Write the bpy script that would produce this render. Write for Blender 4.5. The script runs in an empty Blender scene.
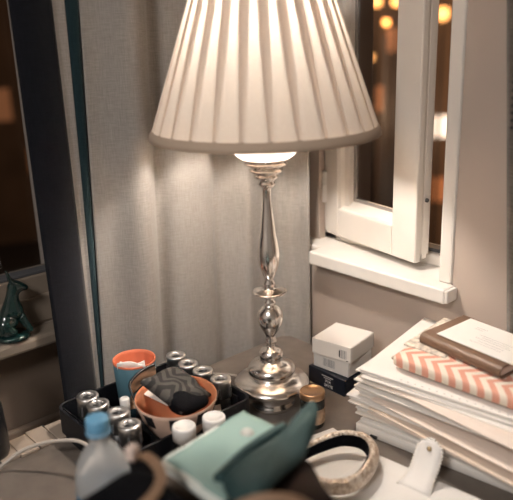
import bpy, bmesh, math, random
from mathutils import Vector, Matrix, noise
random.seed(7)
SC = bpy.context.scene
COL = SC.collection
R = math.radians
DESK = 0.75

# ------------------------------------------------------------------ materials
def new_mat(name):
    m = bpy.data.materials.new(name); m.use_nodes = True
    return m, m.node_tree, m.node_tree.nodes['Principled BSDF']

def mat(name, col, rough=0.6, metal=0.0, var=0.0, scale=20.0, bump=0.0, bscale=None, spec=0.5, sheen=0.0, coat=0.0, stretch=None):
    m, t, b = new_mat(name)
    b.inputs['Base Color'].default_value = (*col, 1)
    b.inputs['Roughness'].default_value = rough
    b.inputs['Metallic'].default_value = metal
    b.inputs['Specular IOR Level'].default_value = spec
    if sheen: b.inputs['Sheen Weight'].default_value = sheen
    if coat: b.inputs['Coat Weight'].default_value = coat
    tc = t.nodes.new('ShaderNodeTexCoord')
    src = tc.outputs['Object']
    if stretch:
        mp = t.nodes.new('ShaderNodeMapping'); mp.inputs['Scale'].default_value = stretch
        t.links.new(src, mp.inputs['Vector']); src = mp.outputs['Vector']
    if var:
        n = t.nodes.new('ShaderNodeTexNoise'); n.inputs['Scale'].default_value = scale; n.inputs['Detail'].default_value = 5
        t.links.new(src, n.inputs['Vector'])
        r = t.nodes.new('ShaderNodeValToRGB')
        r.color_ramp.elements[0].position = .3; r.color_ramp.elements[1].position = .7
        r.color_ramp.elements[0].color = (*[max(0, c*(1-var)) for c in col], 1)
        r.color_ramp.elements[1].color = (*[min(1, c*(1+var)) for c in col], 1)
        t.links.new(n.outputs['Fac'], r.inputs['Fac']); t.links.new(r.outputs['Color'], b.inputs['Base Color'])
    if bump:
        n2 = t.nodes.new('ShaderNodeTexNoise'); n2.inputs['Scale'].default_value = bscale or scale; n2.inputs['Detail'].default_value = 6
        t.links.new(src, n2.inputs['Vector'])
        bp = t.nodes.new('ShaderNodeBump'); bp.inputs['Strength'].default_value = bump; bp.inputs['Distance'].default_value = .004
        t.links.new(n2.outputs['Fac'], bp.inputs['Height']); t.links.new(bp.outputs['Normal'], b.inputs['Normal'])
    return m

def weave_mat(name, col, col2, scale=900.0, rough=.95):
    """linen: fine crossed threads in the fabric itself"""
    m, t, b = new_mat(name)
    tc = t.nodes.new('ShaderNodeTexCoord')
    fac = None
    for st in ((1, 1, .06), (.08, .08, 1)):
        mp = t.nodes.new('ShaderNodeMapping'); mp.inputs['Scale'].default_value = st
        n = t.nodes.new('ShaderNodeTexNoise'); n.inputs['Scale'].default_value = scale; n.inputs['Detail'].default_value = 2
        t.links.new(tc.outputs['Object'], mp.inputs['Vector']); t.links.new(mp.outputs['Vector'], n.inputs['Vector'])
        if fac is None: fac = n.outputs['Fac']
        else:
            ad = t.nodes.new('ShaderNodeMath'); ad.operation = 'ADD'
            t.links.new(fac, ad.inputs[0]); t.links.new(n.outputs['Fac'], ad.inputs[1])
            hf = t.nodes.new('ShaderNodeMath'); hf.operation = 'MULTIPLY'; hf.inputs[1].default_value = .5
            t.links.new(ad.outputs[0], hf.inputs[0]); fac = hf.outputs[0]
    r = t.nodes.new('ShaderNodeValToRGB')
    r.color_ramp.elements[0].position = .36; r.color_ramp.elements[0].color = (*col2, 1)
    r.color_ramp.elements[1].position = .64; r.color_ramp.elements[1].color = (*col, 1)
    t.links.new(fac, r.inputs['Fac']); t.links.new(r.outputs['Color'], b.inputs['Base Color'])
    bp = t.nodes.new('ShaderNodeBump'); bp.inputs['Strength'].default_value = .25; bp.inputs['Distance'].default_value = .001
    t.links.new(fac, bp.inputs['Height']); t.links.new(bp.outputs['Normal'], b.inputs['Normal'])
    b.inputs['Roughness'].default_value = rough; b.inputs['Specular IOR Level'].default_value = .15
    b.inputs['Sheen Weight'].default_value = .15
    return m

def emit_mat(name, col, strength):
    m, t, b = new_mat(name)
    b.inputs['Base Color'].default_value = (*col, 1)
    b.inputs['Emission Color'].default_value = (*col, 1); b.inputs['Emission Strength'].default_value = strength
    return m

def glass_pane_mat(name, tint=(.95, .96, .97)):
    m, t, b = new_mat(name); t.nodes.remove(b)
    out = [n for n in t.nodes if n.type == 'OUTPUT_MATERIAL'][0]
    tr = t.nodes.new('ShaderNodeBsdfTransparent'); tr.inputs['Color'].default_value = (*tint, 1)
    gl = t.nodes.new('ShaderNodeBsdfGlossy'); gl.inputs['Roughness'].default_value = .02
    lw = t.nodes.new('ShaderNodeLayerWeight'); lw.inputs['Blend'].default_value = .5
    pw = t.nodes.new('ShaderNodeMath'); pw.operation = 'POWER'; pw.inputs[1].default_value = 5
    fr = t.nodes.new('ShaderNodeMath'); fr.operation = 'MULTIPLY_ADD'; fr.inputs[1].default_value = .8; fr.inputs[2].default_value = .035
    t.links.new(lw.outputs['Facing'], pw.inputs[0]); t.links.new(pw.outputs[0], fr.inputs[0])
    mx = t.nodes.new('ShaderNodeMixShader')
    t.links.new(fr.outputs[0], mx.inputs[0]); t.links.new(tr.outputs[0], mx.inputs[1]); t.links.new(gl.outputs[0], mx.inputs[2])
    t.links.new(mx.outputs[0], out.inputs['Surface'])
    return m

def chevron_mat(name, col1, col2, period_u, amp, period_v, axis_u='X', axis_v='Y', rough=.8):
    """zigzag stripes: stripes along v shifted by a triangle wave of u"""
    m, t, b = new_mat(name)
    tc = t.nodes.new('ShaderNodeTexCoord'); sp = t.nodes.new('ShaderNodeSeparateXYZ')
    t.links.new(tc.outputs['Object'], sp.inputs[0])
    def math_(op, a, bb=None):
        n = t.nodes.new('ShaderNodeMath'); n.operation = op
        for i, v in enumerate((a, bb)):
            if v is None: continue
            if isinstance(v, (int, float)): n.inputs[i].default_value = v
            else: t.links.new(v, n.inputs[i])
        return n.outputs[0]
    u, v = sp.outputs[axis_u], sp.outputs[axis_v]
    if axis_v == 'Y': v = math_('SUBTRACT', v, sp.outputs['Z'])
    tri = math_('PINGPONG', u, period_u)
    s = math_('ADD', v, math_('MULTIPLY', tri, amp))
    fr = math_('FRACT', math_('DIVIDE', s, period_v))
    st = math_('GREATER_THAN', fr, .5)
    mx = t.nodes.new('ShaderNodeMix'); mx.data_type = 'RGBA'
    mx.inputs[6].default_value = (*col1, 1); mx.inputs[7].default_value = (*col2, 1)
    t.links.new(st, mx.inputs[0]); t.links.new(mx.outputs[2], b.inputs['Base Color'])
    b.inputs['Roughness'].default_value = rough
    return m

M = {}
M['wall'] = mat('wall_paint', (.46, .385, .33), .85, var=.04, scale=6, bump=.08, bscale=60)
M['niche'] = mat('shaded_brown_panel', (.15, .112, .085), .7, var=.1, scale=8)  # brown panel colour, darkened further to stand in for shade under the sill
M['wall_light'] = mat('pale_wall_paint', (.58, .55, .51), .85, var=.03, scale=5)
M['ceiling'] = mat('ceiling_paint', (.75, .72, .68), .9)
M['floor'] = mat('floor_boards', (.22, .15, .10), .5, var=.25, scale=5, stretch=(1, 8, 1))
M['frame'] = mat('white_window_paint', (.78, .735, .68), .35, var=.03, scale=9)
M['frame_l'] = mat('shaded_beige_window', (.26, .21, .165), .45, var=.06, scale=9)  # left window paint darkened in colour, in place of dimmer light there
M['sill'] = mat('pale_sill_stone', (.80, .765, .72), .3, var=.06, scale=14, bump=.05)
M['sill_l'] = mat('shaded_beige_sill', (.24, .20, .16), .45, var=.12, scale=14)  # left sill stone; the shade on that side is put into its colour
M['gasket'] = mat('grey_gasket', (.09, .09, .095), .6)
M['seal'] = mat('light_grey_seal', (.30, .28, .265), .45)
M['glass'] = glass_pane_mat('window_glass')
M['desk'] = mat('desk_taupe', (.145, .123, .105), .5, var=.14, scale=30, bump=.06, bscale=160, spec=.4)
M['linen'] = weave_mat('grey_linen', (.35, .33, .308), (.268, .25, .232), 700)
M['navy_cloth'] = weave_mat('navy_linen', (.008, .009, .014), (.004, .005, .008), 800)
M['green_cloth'] = weave_mat('petrol_green_ribbon', (.014, .034, .042), (.009, .024, .030), 800)
M['silver'] = mat('polished_silver', (.90, .86, .82), .22, 1.0, var=.05, scale=30, bump=.03, bscale=60)
M['chrome'] = mat('chrome', (.93, .91, .89), .34, 1.0)
M['black'] = mat('black_plastic', (.012, .012, .014), .4)
M['blackfab'] = mat('black_fabric', (.003, .0034, .005), .95, bump=.3, bscale=400, spec=.1)
M['navy_tray'] = mat('dark_navy_board', (.0025, .0035, .007), .6)
M['white_plastic'] = mat('white_plastic', (.82, .80, .77), .4)
M['white_card'] = mat('white_cardboard', (.84, .80, .75), .6)
M['ink'] = mat('dark_ink', (.03, .03, .03), .7)
M['pale_ink'] = mat('pale_print', (.75, .74, .72), .6)
M['grey_ink'] = mat('grey_print', (.42, .41, .40), .7)
M['navy_box'] = mat('navy_cardboard', (.004, .008, .017), .45)
M['gold'] = mat('copper_gold_cap', (.62, .40, .24), .32, 1.0, bump=.15, bscale=250)
M['amber'] = mat('dark_amber_glass', (.012, .014, .012), .12, coat=.6)
M['jarlabel'] = mat('worn_jar_label', (.42, .29, .19), .6, var=.4, scale=90)
M['teal'] = mat('teal_blue_paper', (.10, .22, .28), .6, var=.06)
M['orange'] = mat('orange_lining', (.72, .20, .10), .6)
M['tissue'] = mat('white_tissue', (.84, .79, .74), .9, var=.04)
M['copper'] = mat('copper_orange_glaze', (.62, .24, .12), .3, var=.15, scale=25)
M['pinkcream'] = mat('pink_cream_glaze', (.74, .52, .41), .35, var=.05)
M['herring'] = chevron_mat('charcoal_herringbone', (.010, .010, .010), (.052, .049, .046), .026, 1.0, .022)
M['tort'] = mat('tortoise_stripe', (.48, .30, .19), .35, var=.85, scale=60, stretch=(1, .25, 1))
M['bluecap'] = mat('sky_blue_cap', (.16, .40, .62), .4)
M['bluelabel'] = mat('blue_label', (.02, .12, .22), .45)
M['tan'] = mat('tan_leather', (.25, .155, .095), .6, var=.08)
M['suede'] = mat('brown_olive_suede', (.082, .060, .044), .9, var=.25, scale=12)
M['brownbag'] = mat('dark_brown_leather', (.020, .012, .0095), .9, var=.2, scale=10, spec=.2)
M['mint'] = mat('mint_felt', (.25, .375, .345), .85, var=.05, scale=10)
M['mintedge'] = mat('pale_mint_trim', (.66, .70, .655), .8)
M['snap'] = mat('grey_snap', (.42, .43, .40), .5)
M['dgreen'] = mat('dark_petrol_felt', (.016, .050, .052), .8, var=.1, scale=12)
M['zig'] = chevron_mat('coral_cream_zigzag', (.80, .71, .60), (.70, .34, .25), .022, 1.0, .024, 'Y', 'X')
M['floral'] = mat('floral_cream_cloth', (.60, .53, .45), .8, var=.55, scale=95)
M['brownbook'] = mat('brown_leatherette', (.155, .092, .058), .5, var=.06, bump=.08, bscale=200)
M['pages'] = mat('pinkish_pages', (.74, .60, .53), .8)
M['cable'] = mat('white_cable', (.48, .43, .38), .5)
M['slat'] = mat('pale_slat', (.36, .29, .23), .6, var=.08, scale=14)
M['figure'] = mat('green_glaze', (.004, .020, .019), .18, coat=.5)
M['beige_seq'] = None
M['pearl'] = mat('pearl_beads', (.82, .78, .72), .3)
M['pouch'] = mat('white_felt', (.82, .79, .755), .85, var=.03, bump=.1, bscale=150)
M['rear_curtain'] = weave_mat('grey_brown_weave', (.17, .15, .13), (.10, .088, .076), 500)
M['brass'] = mat('dull_brass', (.45, .34, .20), .35, 1.0)

def sequin_mat():
    m, t, b = new_mat('beige_sequins')
    tc = t.nodes.new('ShaderNodeTexCoord')
    v = t.nodes.new('ShaderNodeTexVoronoi'); v.inputs['Scale'].default_value = 260
    t.links.new(tc.outputs['Object'], v.inputs['Vector'])
    r = t.nodes.new('ShaderNodeValToRGB')
    r.color_ramp.elements[0].color = (.50, .37, .26, 1); r.color_ramp.elements[1].color = (.86, .76, .65, 1)
    sp = t.nodes.new('ShaderNodeSeparateColor'); t.links.new(v.outputs['Color'], sp.inputs[0])
    t.links.new(sp.outputs[0], r.inputs['Fac']); t.links.new(r.outputs['Color'], b.inputs['Base Color'])
    gt = t.nodes.new('ShaderNodeMath'); gt.operation = 'GREATER_THAN'; gt.inputs[1].default_value = .75
    t.links.new(sp.outputs[1], gt.inputs[0]); t.links.new(gt.outputs[0], b.inputs['Metallic'])
    b.inputs['Roughness'].default_value = .35
    bp = t.nodes.new('ShaderNodeBump'); bp.inputs['Strength'].default_value = .8; bp.inputs['Distance'].default_value = .002
    t.links.new(v.outputs['Distance'], bp.inputs['Height']); t.links.new(bp.outputs['Normal'], b.inputs['Normal'])
    return m
M['seq'] = sequin_mat()

def paper_mat(name, col, lines=False):
    m = mat(name, col, .8, var=.09, scale=26, bump=.04, bscale=30, stretch=(.12, .12, 60))   # many leaves seen on the edge
    return m
M['plain_paper'] = mat('plain_white_paper', (.84, .805, .76), .75, var=.02, scale=6)
PAPERS = [paper_mat('paper_white', (.84, .80, .75)), paper_mat('paper_cream', (.80, .735, .66)),
          paper_mat('paper_grey', (.74, .70, .66)), paper_mat('paper_kraft', (.70, .58, .48)),
          paper_mat('paper_blush', (.80, .69, .61))]

# ------------------------------------------------------------------ mesh helpers
def link(name, me, m=None, parent=None, smooth=False):
    o = bpy.data.objects.new(name, me); COL.objects.link(o)
    if m: me.materials.append(m)
    if parent: o.parent = parent
    if smooth:
        for p in me.polygons: p.use_smooth = True
    return o
def from_bm(name, bm, m=None, parent=None, smooth=False):
    bmesh.ops.recalc_face_normals(bm, faces=bm.faces)
    me = bpy.data.meshes.new(name); bm.to_mesh(me); bm.free()
    return link(name, me, m, parent, smooth)
def tag(o, label=None, cat=None, group=None, kind=None):
    if label: o['label'] = label
    if cat: o['category'] = cat
    if group: o['group'] = group
    if kind: o['kind'] = kind
    return o
def empty(name, loc=(0, 0, 0), rz=0.0):
    o = bpy.data.objects.new(name, None); COL.objects.link(o); o.location = loc; o.rotation_euler = (0, 0, rz)
    o.empty_display_size = .02
    return o
def bevel(o, w, seg=2, ang=40):
    b = o.modifiers.new('bevel', 'BEVEL'); b.width = w; b.segments = seg; b.limit_method = 'ANGLE'; b.angle_limit = R(ang)
    return o
def bm_box(bm, lo, hi, mtx=None):
    vs = [Vector((x, y, z)) for z in (lo[2], hi[2]) for y in (lo[1], hi[1]) for x in (lo[0], hi[0])]
    if mtx: vs = [mtx @ v for v in vs]
    b = [bm.verts.new(v) for v in vs]
    for f in ((0, 2, 3, 1), (4, 5, 7, 6), (0, 1, 5, 4), (2, 6, 7, 3), (0, 4, 6, 2), (1, 3, 7, 5)):
        bm.faces.new([b[i] for i in f])
def box(name, lo, hi, m, parent=None, bw=0, mtx=None, seg=2):
    bm = bmesh.new(); bm_box(bm, lo, hi, mtx); o = from_bm(name, bm, m, parent)
    if bw: bevel(o, bw, seg)
    return o
def lathe(name, prof, m, parent=None, seg=48, smooth=True, caps=True, center=(0, 0)):
    bm = bmesh.new(); rings = []
    for r, z in prof:
        rings.append([bm.verts.new((center[0]+r*math.cos(2*math.pi*i/seg), center[1]+r*math.sin(2*math.pi*i/seg), z)) for i in range(seg)])
    for a, b in zip(rings, rings[1:]):
        for i in range(seg):
            bm.faces.new((a[i], a[(i+1) % seg], b[(i+1) % seg], b[i]))
    if caps:
        if prof[0][0] > 1e-5: bm.faces.new(rings[0])
        if prof[-1][0] > 1e-5: bm.faces.new(rings[-1])
    bmesh.ops.remove_doubles(bm, verts=bm.verts, dist=1e-6)
    return from_bm(name, bm, m, parent, smooth)
def catmull(pts, n=8, closed=False):
    P = [Vector(p) for p in pts]; out = []
    k = len(P)
    rng = range(k if closed else k-1)
    for i in rng:
        if closed: a, b, c, d = P[(i-1) % k], P[i], P[(i+1) % k], P[(i+2) % k]
        else: a, b, c, d = P[max(i-1, 0)], P[i], P[i+1], P[min(i+2, k-1)]
        for j in range(n):
            t = j/n
            out.append(.5*((2*b)+(-a+c)*t+(2*a-5*b+4*c-d)*t*t+(-a+3*b-3*c+d)*t**3))
    if not closed: out.append(P[-1])
    return out
def sweep(name, pts, section, m, parent=None, closed=False, smooth=True, up=Vector((0, 0, 1)), scale=None):
    """section: list of (side, up) offsets"""
    bm = bmesh.new(); rings = []; n = len(pts)
    for i, p in enumerate(pts):
        a = pts[(i-1) % n] if (closed or i > 0) else pts[i]
        b = pts[(i+1) % n] if (closed or i < n-1) else pts[i]
        t = (b-a).normalized(); s = t.cross(up)
        if s.length < 1e-4: s = Vector((1, 0, 0))
        s.normalize(); u = s.cross(t)
        k = scale(i/(n-1)) if scale else 1
        rings.append([bm.verts.new(p+s*x*k+u*y*k) for x, y in section])
    q = len(section)
    for i in range(n if closed else n-1):
        a, b = rings[i], rings[(i+1) % n]
        for j in range(q): bm.faces.new((a[j], a[(j+1) % q], b[(j+1) % q], b[j]))
    if not closed:
        bm.faces.new(rings[0]); bm.faces.new(rings[-1])
    return from_bm(name, bm, m, parent, smooth)
def circ(r, n=10, rx=None): return [((rx or r)*math.cos(2*math.pi*i/n), r*math.sin(2*math.pi*i/n)) for i in range(n)]
def slab(name, pts, thick, m, parent=None, bw=0, subdiv=0, smooth=False):
    """polygon of 3D points (top face), thickened along its normal"""
    P = [Vector(p) for p in pts]
    nrm = Vector((0, 0, 0))
    for i in range(len(P)):
        a, b = P[i], P[(i+1) % len(P)]; nrm += a.cross(b)
    nrm.normalize()
    if nrm.z < 0: nrm = -nrm
    bm = bmesh.new()
    top = [bm.verts.new(p) for p in P]; bot = [bm.verts.new(p-nrm*thick) for p in P]
    bm.faces.new(top); bm.faces.new(bot)
    for i in range(len(P)):
        j = (i+1) % len(P); bm.faces.new((top[i], top[j], bot[j], bot[i]))
    o = from_bm(name, bm, m, parent, smooth)
    if bw: bevel(o, bw, 3, 30)
    return o
def soft_box(name, c, size, m, parent=None, p=3.5, rz=0.0, wob=.006, seed=0, taper=0.0, tilt=(0, 0)):
    """puffy fabric volume (superellipsoid with creases)"""
    bm = bmesh.new(); bmesh.ops.create_cube(bm, size=2.0)
    bmesh.ops.subdivide_edges(bm, edges=bm.edges, cuts=14, use_grid_fill=True)
    mt = Matrix.Translation(c) @ Matrix.Rotation(rz, 4, 'Z') @ Matrix.Rotation(tilt[0], 4, 'X') @ Matrix.Rotation(tilt[1], 4, 'Y')
    for v in bm.verts:
        d = v.co
        k = (abs(d.x)**p+abs(d.y)**p+abs(d.z)**p)**(-1/p)
        q = d*k
        q = Vector((q.x*size[0]/2*(1-taper*(q.z+1)/2), q.y*size[1]/2*(1-taper*(q.z+1)/2), q.z*size[2]/2))
        q += d.normalized()*wob*noise.noise((q*16)+Vector((seed*3.1, seed, 0)))*2
        v.co = mt @ q
    return from_bm(name, bm, m, parent, True)
def copy_tree(o, parent=None):
    c = o.copy(); COL.objects.link(c); c.parent = parent
    for ch in list(o.children): copy_tree(ch, c)
    return c
def structure(o): o['kind'] = 'structure'; return o

# ------------------------------------------------------------------ the room
RX0, RX1, RY0, RY1, H = 0.0, 3.9, -3.9, 0.0, 2.6
T = .22
structure(box('floor', (RX0-T, RY0-T, -.1), (RX1+T, RY1+T, 0), M['floor']))
structure(box('ceiling', (RX0-T, RY0-T, H), (RX1+T, RY1+T, H+.1), M['ceiling']))
structure(box('wall_right', (RX1, RY0-T, 0), (RX1+T, RY1+T, H), M['wall_light']))
structure(box('wall_front', (RX0-T, RY0-T, 0), (RX1+T, RY0, H), M['wall_light']))
# back wall (y = 0) with the opening of the white casement window
WX0, WX1, WZ0, WZ1 = .175, .548, .942, 2.15
NXL, ND = .085, .046            # shallow plaster niche to the left of the frame
bm = bmesh.new()
bm_box(bm, (RX0-T, 0, 0), (NXL, T, H)); bm_box(bm, (WX1, 0, 0), (RX1+T, T, H)); bm_box(bm, (NXL, ND, WZ0), (WX0, T, WZ1))
bm_box(bm, (NXL, 0, 0), (WX1, T, WZ0)); bm_box(bm, (NXL, 0, WZ1), (WX1, T, H))
structure(from_bm('wall_back', bm, M['wall']))
# left wall (x = 0) with the dark window
LY0, LY1, LZ0, LZ1 = -1.45, -.435, .895, 2.15
bm = bmesh.new()
bm_box(bm, (-T, RY0-T, 0), (0, LY0, H)); bm_box(bm, (-T, LY1, 0), (0, RY1+T, H))
bm_box(bm, (-T, LY0, 0), (0, LY1, LZ0)); bm_box(bm, (-T, LY0, LZ1), (0, LY1, H))
structure(from_bm('wall_left', bm, M['wall']))
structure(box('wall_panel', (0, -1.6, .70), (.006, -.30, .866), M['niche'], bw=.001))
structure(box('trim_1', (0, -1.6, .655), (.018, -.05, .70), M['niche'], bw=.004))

# left window: fixed frame, pane, sill
w1 = structure(empty('window_1', (0, (LY0+LY1)/2, LZ0)))
def rel(o, base): o.matrix_parent_inverse = Matrix.Translation(-Vector(base.location)); return o
def framebox(name, boxes, m, parent, bw=.004):
    bm = bmesh.new()
    for lo, hi in boxes: bm_box(bm, lo, hi)
    o = from_bm(name, bm, m, parent); bevel(o, bw); rel(o, parent); return o
fx0, fx1 = -.075, .004
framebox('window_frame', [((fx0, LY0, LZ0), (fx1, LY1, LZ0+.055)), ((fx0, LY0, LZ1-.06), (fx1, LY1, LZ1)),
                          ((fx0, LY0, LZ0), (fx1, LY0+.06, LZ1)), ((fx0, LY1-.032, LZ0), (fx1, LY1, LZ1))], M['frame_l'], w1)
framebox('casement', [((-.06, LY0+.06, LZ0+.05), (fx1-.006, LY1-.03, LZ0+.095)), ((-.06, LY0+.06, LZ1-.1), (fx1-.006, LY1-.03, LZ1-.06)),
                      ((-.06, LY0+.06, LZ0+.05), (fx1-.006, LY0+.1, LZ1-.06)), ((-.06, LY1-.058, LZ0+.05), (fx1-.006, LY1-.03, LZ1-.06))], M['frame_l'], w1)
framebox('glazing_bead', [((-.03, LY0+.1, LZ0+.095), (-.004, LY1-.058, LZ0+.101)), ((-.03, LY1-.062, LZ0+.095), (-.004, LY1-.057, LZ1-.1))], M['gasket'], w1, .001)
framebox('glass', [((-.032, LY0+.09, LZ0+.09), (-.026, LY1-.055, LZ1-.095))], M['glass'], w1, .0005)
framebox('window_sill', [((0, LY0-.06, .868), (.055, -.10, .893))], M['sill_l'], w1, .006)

# right window: fixed frame, stone sill, inward-opening sash
w2 = structure(empty('window_2', ((WX0+WX1)/2, 0, WZ0)))
framebox('window_frame', [((WX0, .062, .966), (WX1-.024, .125, .990)), ((WX0, .062, WZ1-.05), (WX1-.024, .125, WZ1)),
                          ((WX0, .062, .966), (WX0+.04, .125, WZ1)), ((WX1-.055, .062, .966), (WX1-.024, .125, WZ1))], M['frame'], w2)
framebox('jamb_lining', [((WX1-.026, -.005, .9665), (WX1+.001, .12, WZ1))], M['frame'], w2)
framebox('rebate_seal', [((WX1-.058, .075, .990), (WX1-.0545, .10, WZ1-.05)), ((WX0+.04, .075, .990), (WX1-.055, .10, .997))], M['gasket'], w2, .0005)
bm = bmesh.new()
out_ = [(.219, -.035), (.556, -.035), (.556, 0), (.5479, 0), (.5479, .14), (NXL+.001, .14), (NXL+.001, .001), (.219, .001)]
vt_ = [bm.verts.new((x, y, .9660)) for x, y in out_]; vb_ = [bm.verts.new((x, y, .9375)) for x, y in out_]
bm.faces.new(vt_); bm.faces.new(vb_)
for i in range(len(out_)): bm.faces.new((vt_[i], vt_[(i+1) % 8], vb_[(i+1) % 8], vb_[i]))
o = from_bm('window_sill', bm, M['sill'], w2); bevel(o, .004, 3); rel(o, w2)
o = box('sill_end', (.5545, -.033, .9395), (.5615, -.001, .9640), M['sill'], w2, .003); rel(o, w2)
sash = empty('sash', (.185, .057, .967)); sash.parent = w2; rel(sash, w2)
sash.rotation_euler = (0, 0, R(-10.0))
SW, SZ0, SZ1 = .278, .015, 1.13
def sbox(name, boxes, m, bw=.003):
    bm = bmesh.new()
    for lo, hi in boxes: bm_box(bm, lo, hi)
    o = from_bm(name, bm, m, sash); bevel(o, bw); return o
SL, SR, SB = .040, .066, .062      # stile left / right, bottom rail
def ring(x0, x1, z0, z1, l, r, b, t_, y0, y1):
    return [((x0, y0, z0), (x0+l, y1, z1)), ((x1-r, y0, z0), (x1, y1, z1)), ((x0+l, y0, z0), (x1-r, y1, z0+b)), ((x0+l, y0, z1-t_), (x1-r, y1, z1))]
sbox('sash_face', ring(0, SW, SZ0, SZ1, SL, SR, SB, .06, 0, .016), M['frame'])
sbox('sash_rebate', ring(.014, SW-.003, SZ0+.012, SZ1-.012, .045, .078, .055, .06, .0163, .040), M['frame'])
# sloping glazing bead
bm = bmesh.new()
x0, x1, z0, z1 = SL, SW-SR, SZ0+SB, SZ1-.06
outer = [(x0, z0), (x1, z0), (x1, z1), (x0, z1)]; ins = .016
inner = [(x0+ins, z0+ins), (x1-.006, z0+ins), (x1-.006, z1-ins), (x0+ins, z1-ins)]
vo = [bm.verts.new((x, .010, z)) for x, z in outer]; vi = [bm.verts.new((x, .030, z)) for x, z in inner]; vb = [bm.verts.new((x, .032, z)) for x, z in outer]
for i in range(4):
    j = (i+1) % 4
    bm.faces.new((vo[i], vo[j], vi[j], vi[i])); bm.faces.new((vi[i], vi[j], vb[j], vb[i])); bm.faces.new((vb[i], vb[j], vo[j], vo[i]))
from_bm('glazing_bead', bm, M['frame'], sash)
sbox('glass_seal', ring(x0+ins-.001, x1-.005, z0+ins-.001, z1-ins, .012, .003, .007, .004, .0285, .035), M['seal'], .0005)
sbox('glass_pane', [((x0+.004, .030, z0+.004), (x1-.002, .0335, z1-.004))], M['glass'], .0003)
hb = lathe('hinge', [(.0065, .082), (.0075, .084), (.0075, .118), (.006, .119), (.006, .122), (.0075, .123), (.0075, .150), (.0065, .152)], M['white_plastic'], sash, 16, center=(-.008, .004))
o = box('hinge_leaf', (-.010, .004, .09), (.002, .012, .145), M['white_plastic'], sash, .001)
# lock plate and latch hole on the sash edge
o = box('lock_plate', (SW-.004, .021, .02), (SW-.0025, .033, .9), M['frame'], sash, .0005)
o = lathe('latch', [(.0, 0), (.004, 0), (.004, .005), (0, .005)], M['gasket'], sash, 12); o.location = (SW-.0042, .027, .135); o.rotation_euler = (0, R(90), 0)

# ------------------------------------------------------------------ desk and what is under the window
desk = tag(empty('desk', (.55, -.7, 0)), 'large taupe desk pushed into the corner under lamp and papers', 'desk')
o = rel(bevel(box('desktop', (.14, -1.40, .722), (.93, -.03, DESK), M['desk'], desk), .004), desk)
for (lx, ly) in ((.17, -.06), (.90, -.06), (.17, -1.37), (.90, -1.37)):
    o = box('leg', (lx-.025, ly-.025, 0), (lx+.025, ly+.025, .722), M['desk'], desk, .004); rel(o, desk)
o = box('apron', (.16, -1.38, .64), (.91, -1.36, .722), M['desk'], desk, .002); rel(o, desk)
o = box('modesty_panel', (.88, -1.34, .45), (.90, -.08, .722), M['desk'], desk, .002); rel(o, desk)

rad = tag(empty('slatted_cover', (.07, -.85, 0)), 'pale slatted radiator cover between desk and left wall', 'cover')
bm = bmesh.new()
y = -1.5
while y < -.07:
    bm_box(bm, (.022, y, .660), (.132, y+.0325, .676)); y += .0345
o = from_bm('slat_top', bm, M['slat'], rad); bevel(o, .0015); rel(o, rad)
o = box('front_panel', (.108, -1.5, 0), (.130, -.07, .660), M['slat'], rad); rel(o, rad)

mat_ = tag(empty('tile_strip', (.165, -.68, DESK)), 'row of pale wooden tiles on the desk edge left of the white cable', 'tiles')
for k in range(5):
    y0 = -.752+k*.0335; dx = (.004, -.002, .003, -.003, .001)[k]
    o = box('tile', (.128+dx, y0, DESK+.0006), (.187+dx*.5, y0+.0322, DESK+.0062), M['slat'], mat_, .0012, mtx=Matrix.Rotation(0, 4, 'Z')); rel(o, mat_)
    o2 = box('dark_joint', (.128+dx+.050*((k+1) % 2), y0+.0310, DESK+.0064), (.128+dx+.009+.050*((k+1) % 2), y0+.0336, DESK+.0070), M['ink'], mat_); rel(o2, mat_)

# ------------------------------------------------------------------ curtain
cur = tag(empty('curtain', (.08, -.28, 0)), 'grey linen curtain with navy border and petrol stripe behind the lamp', 'curtain')
# boundary columns y at z=1.474 and z=.83 (leading edge leans)
B_TOP = (-.560, -.486, -.463, -.437); B_BOT = (-.553, -.483, -.473, -.464)
def bounds(z):
    k = (z-.83)/(1.474-.83); k = max(-.5, min(2.2, k))
    return [b+(t-b)*k for t, b in zip(B_TOP, B_BOT)]
def fold(s, z):
    """s 0..1 over the main panel: depth into the room"""
    a = .042*math.exp(-((s-.16)/.085)**2) + .022*math.exp(-((s-.44)/.10)**2) + .030*math.exp(-((s-.68)/.07)**2) + .010*math.exp(-((s-.86)/.04)**2)
    a -= .018*math.exp(-((s-.29)/.035)**2) + .016*math.exp(-((s-.56)/.04)**2) + .008*math.exp(-((s-.79)/.03)**2)
    a += .004*math.sin(s*37+z*1.3)*(.4+.6*(2.2-z)/2.2) + .003*noise.noise(Vector((s*7, z*2.0, 1.7)))
    return a
PATH = catmull([(.078, 0, 0), (.086, .18, 0), (.088, .40, 0), (.09, .62, 0), (.098, .80, 0), (.135, .94, 0), (.172, .985, 0), (.203, 1.0, 0)], 12)
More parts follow.
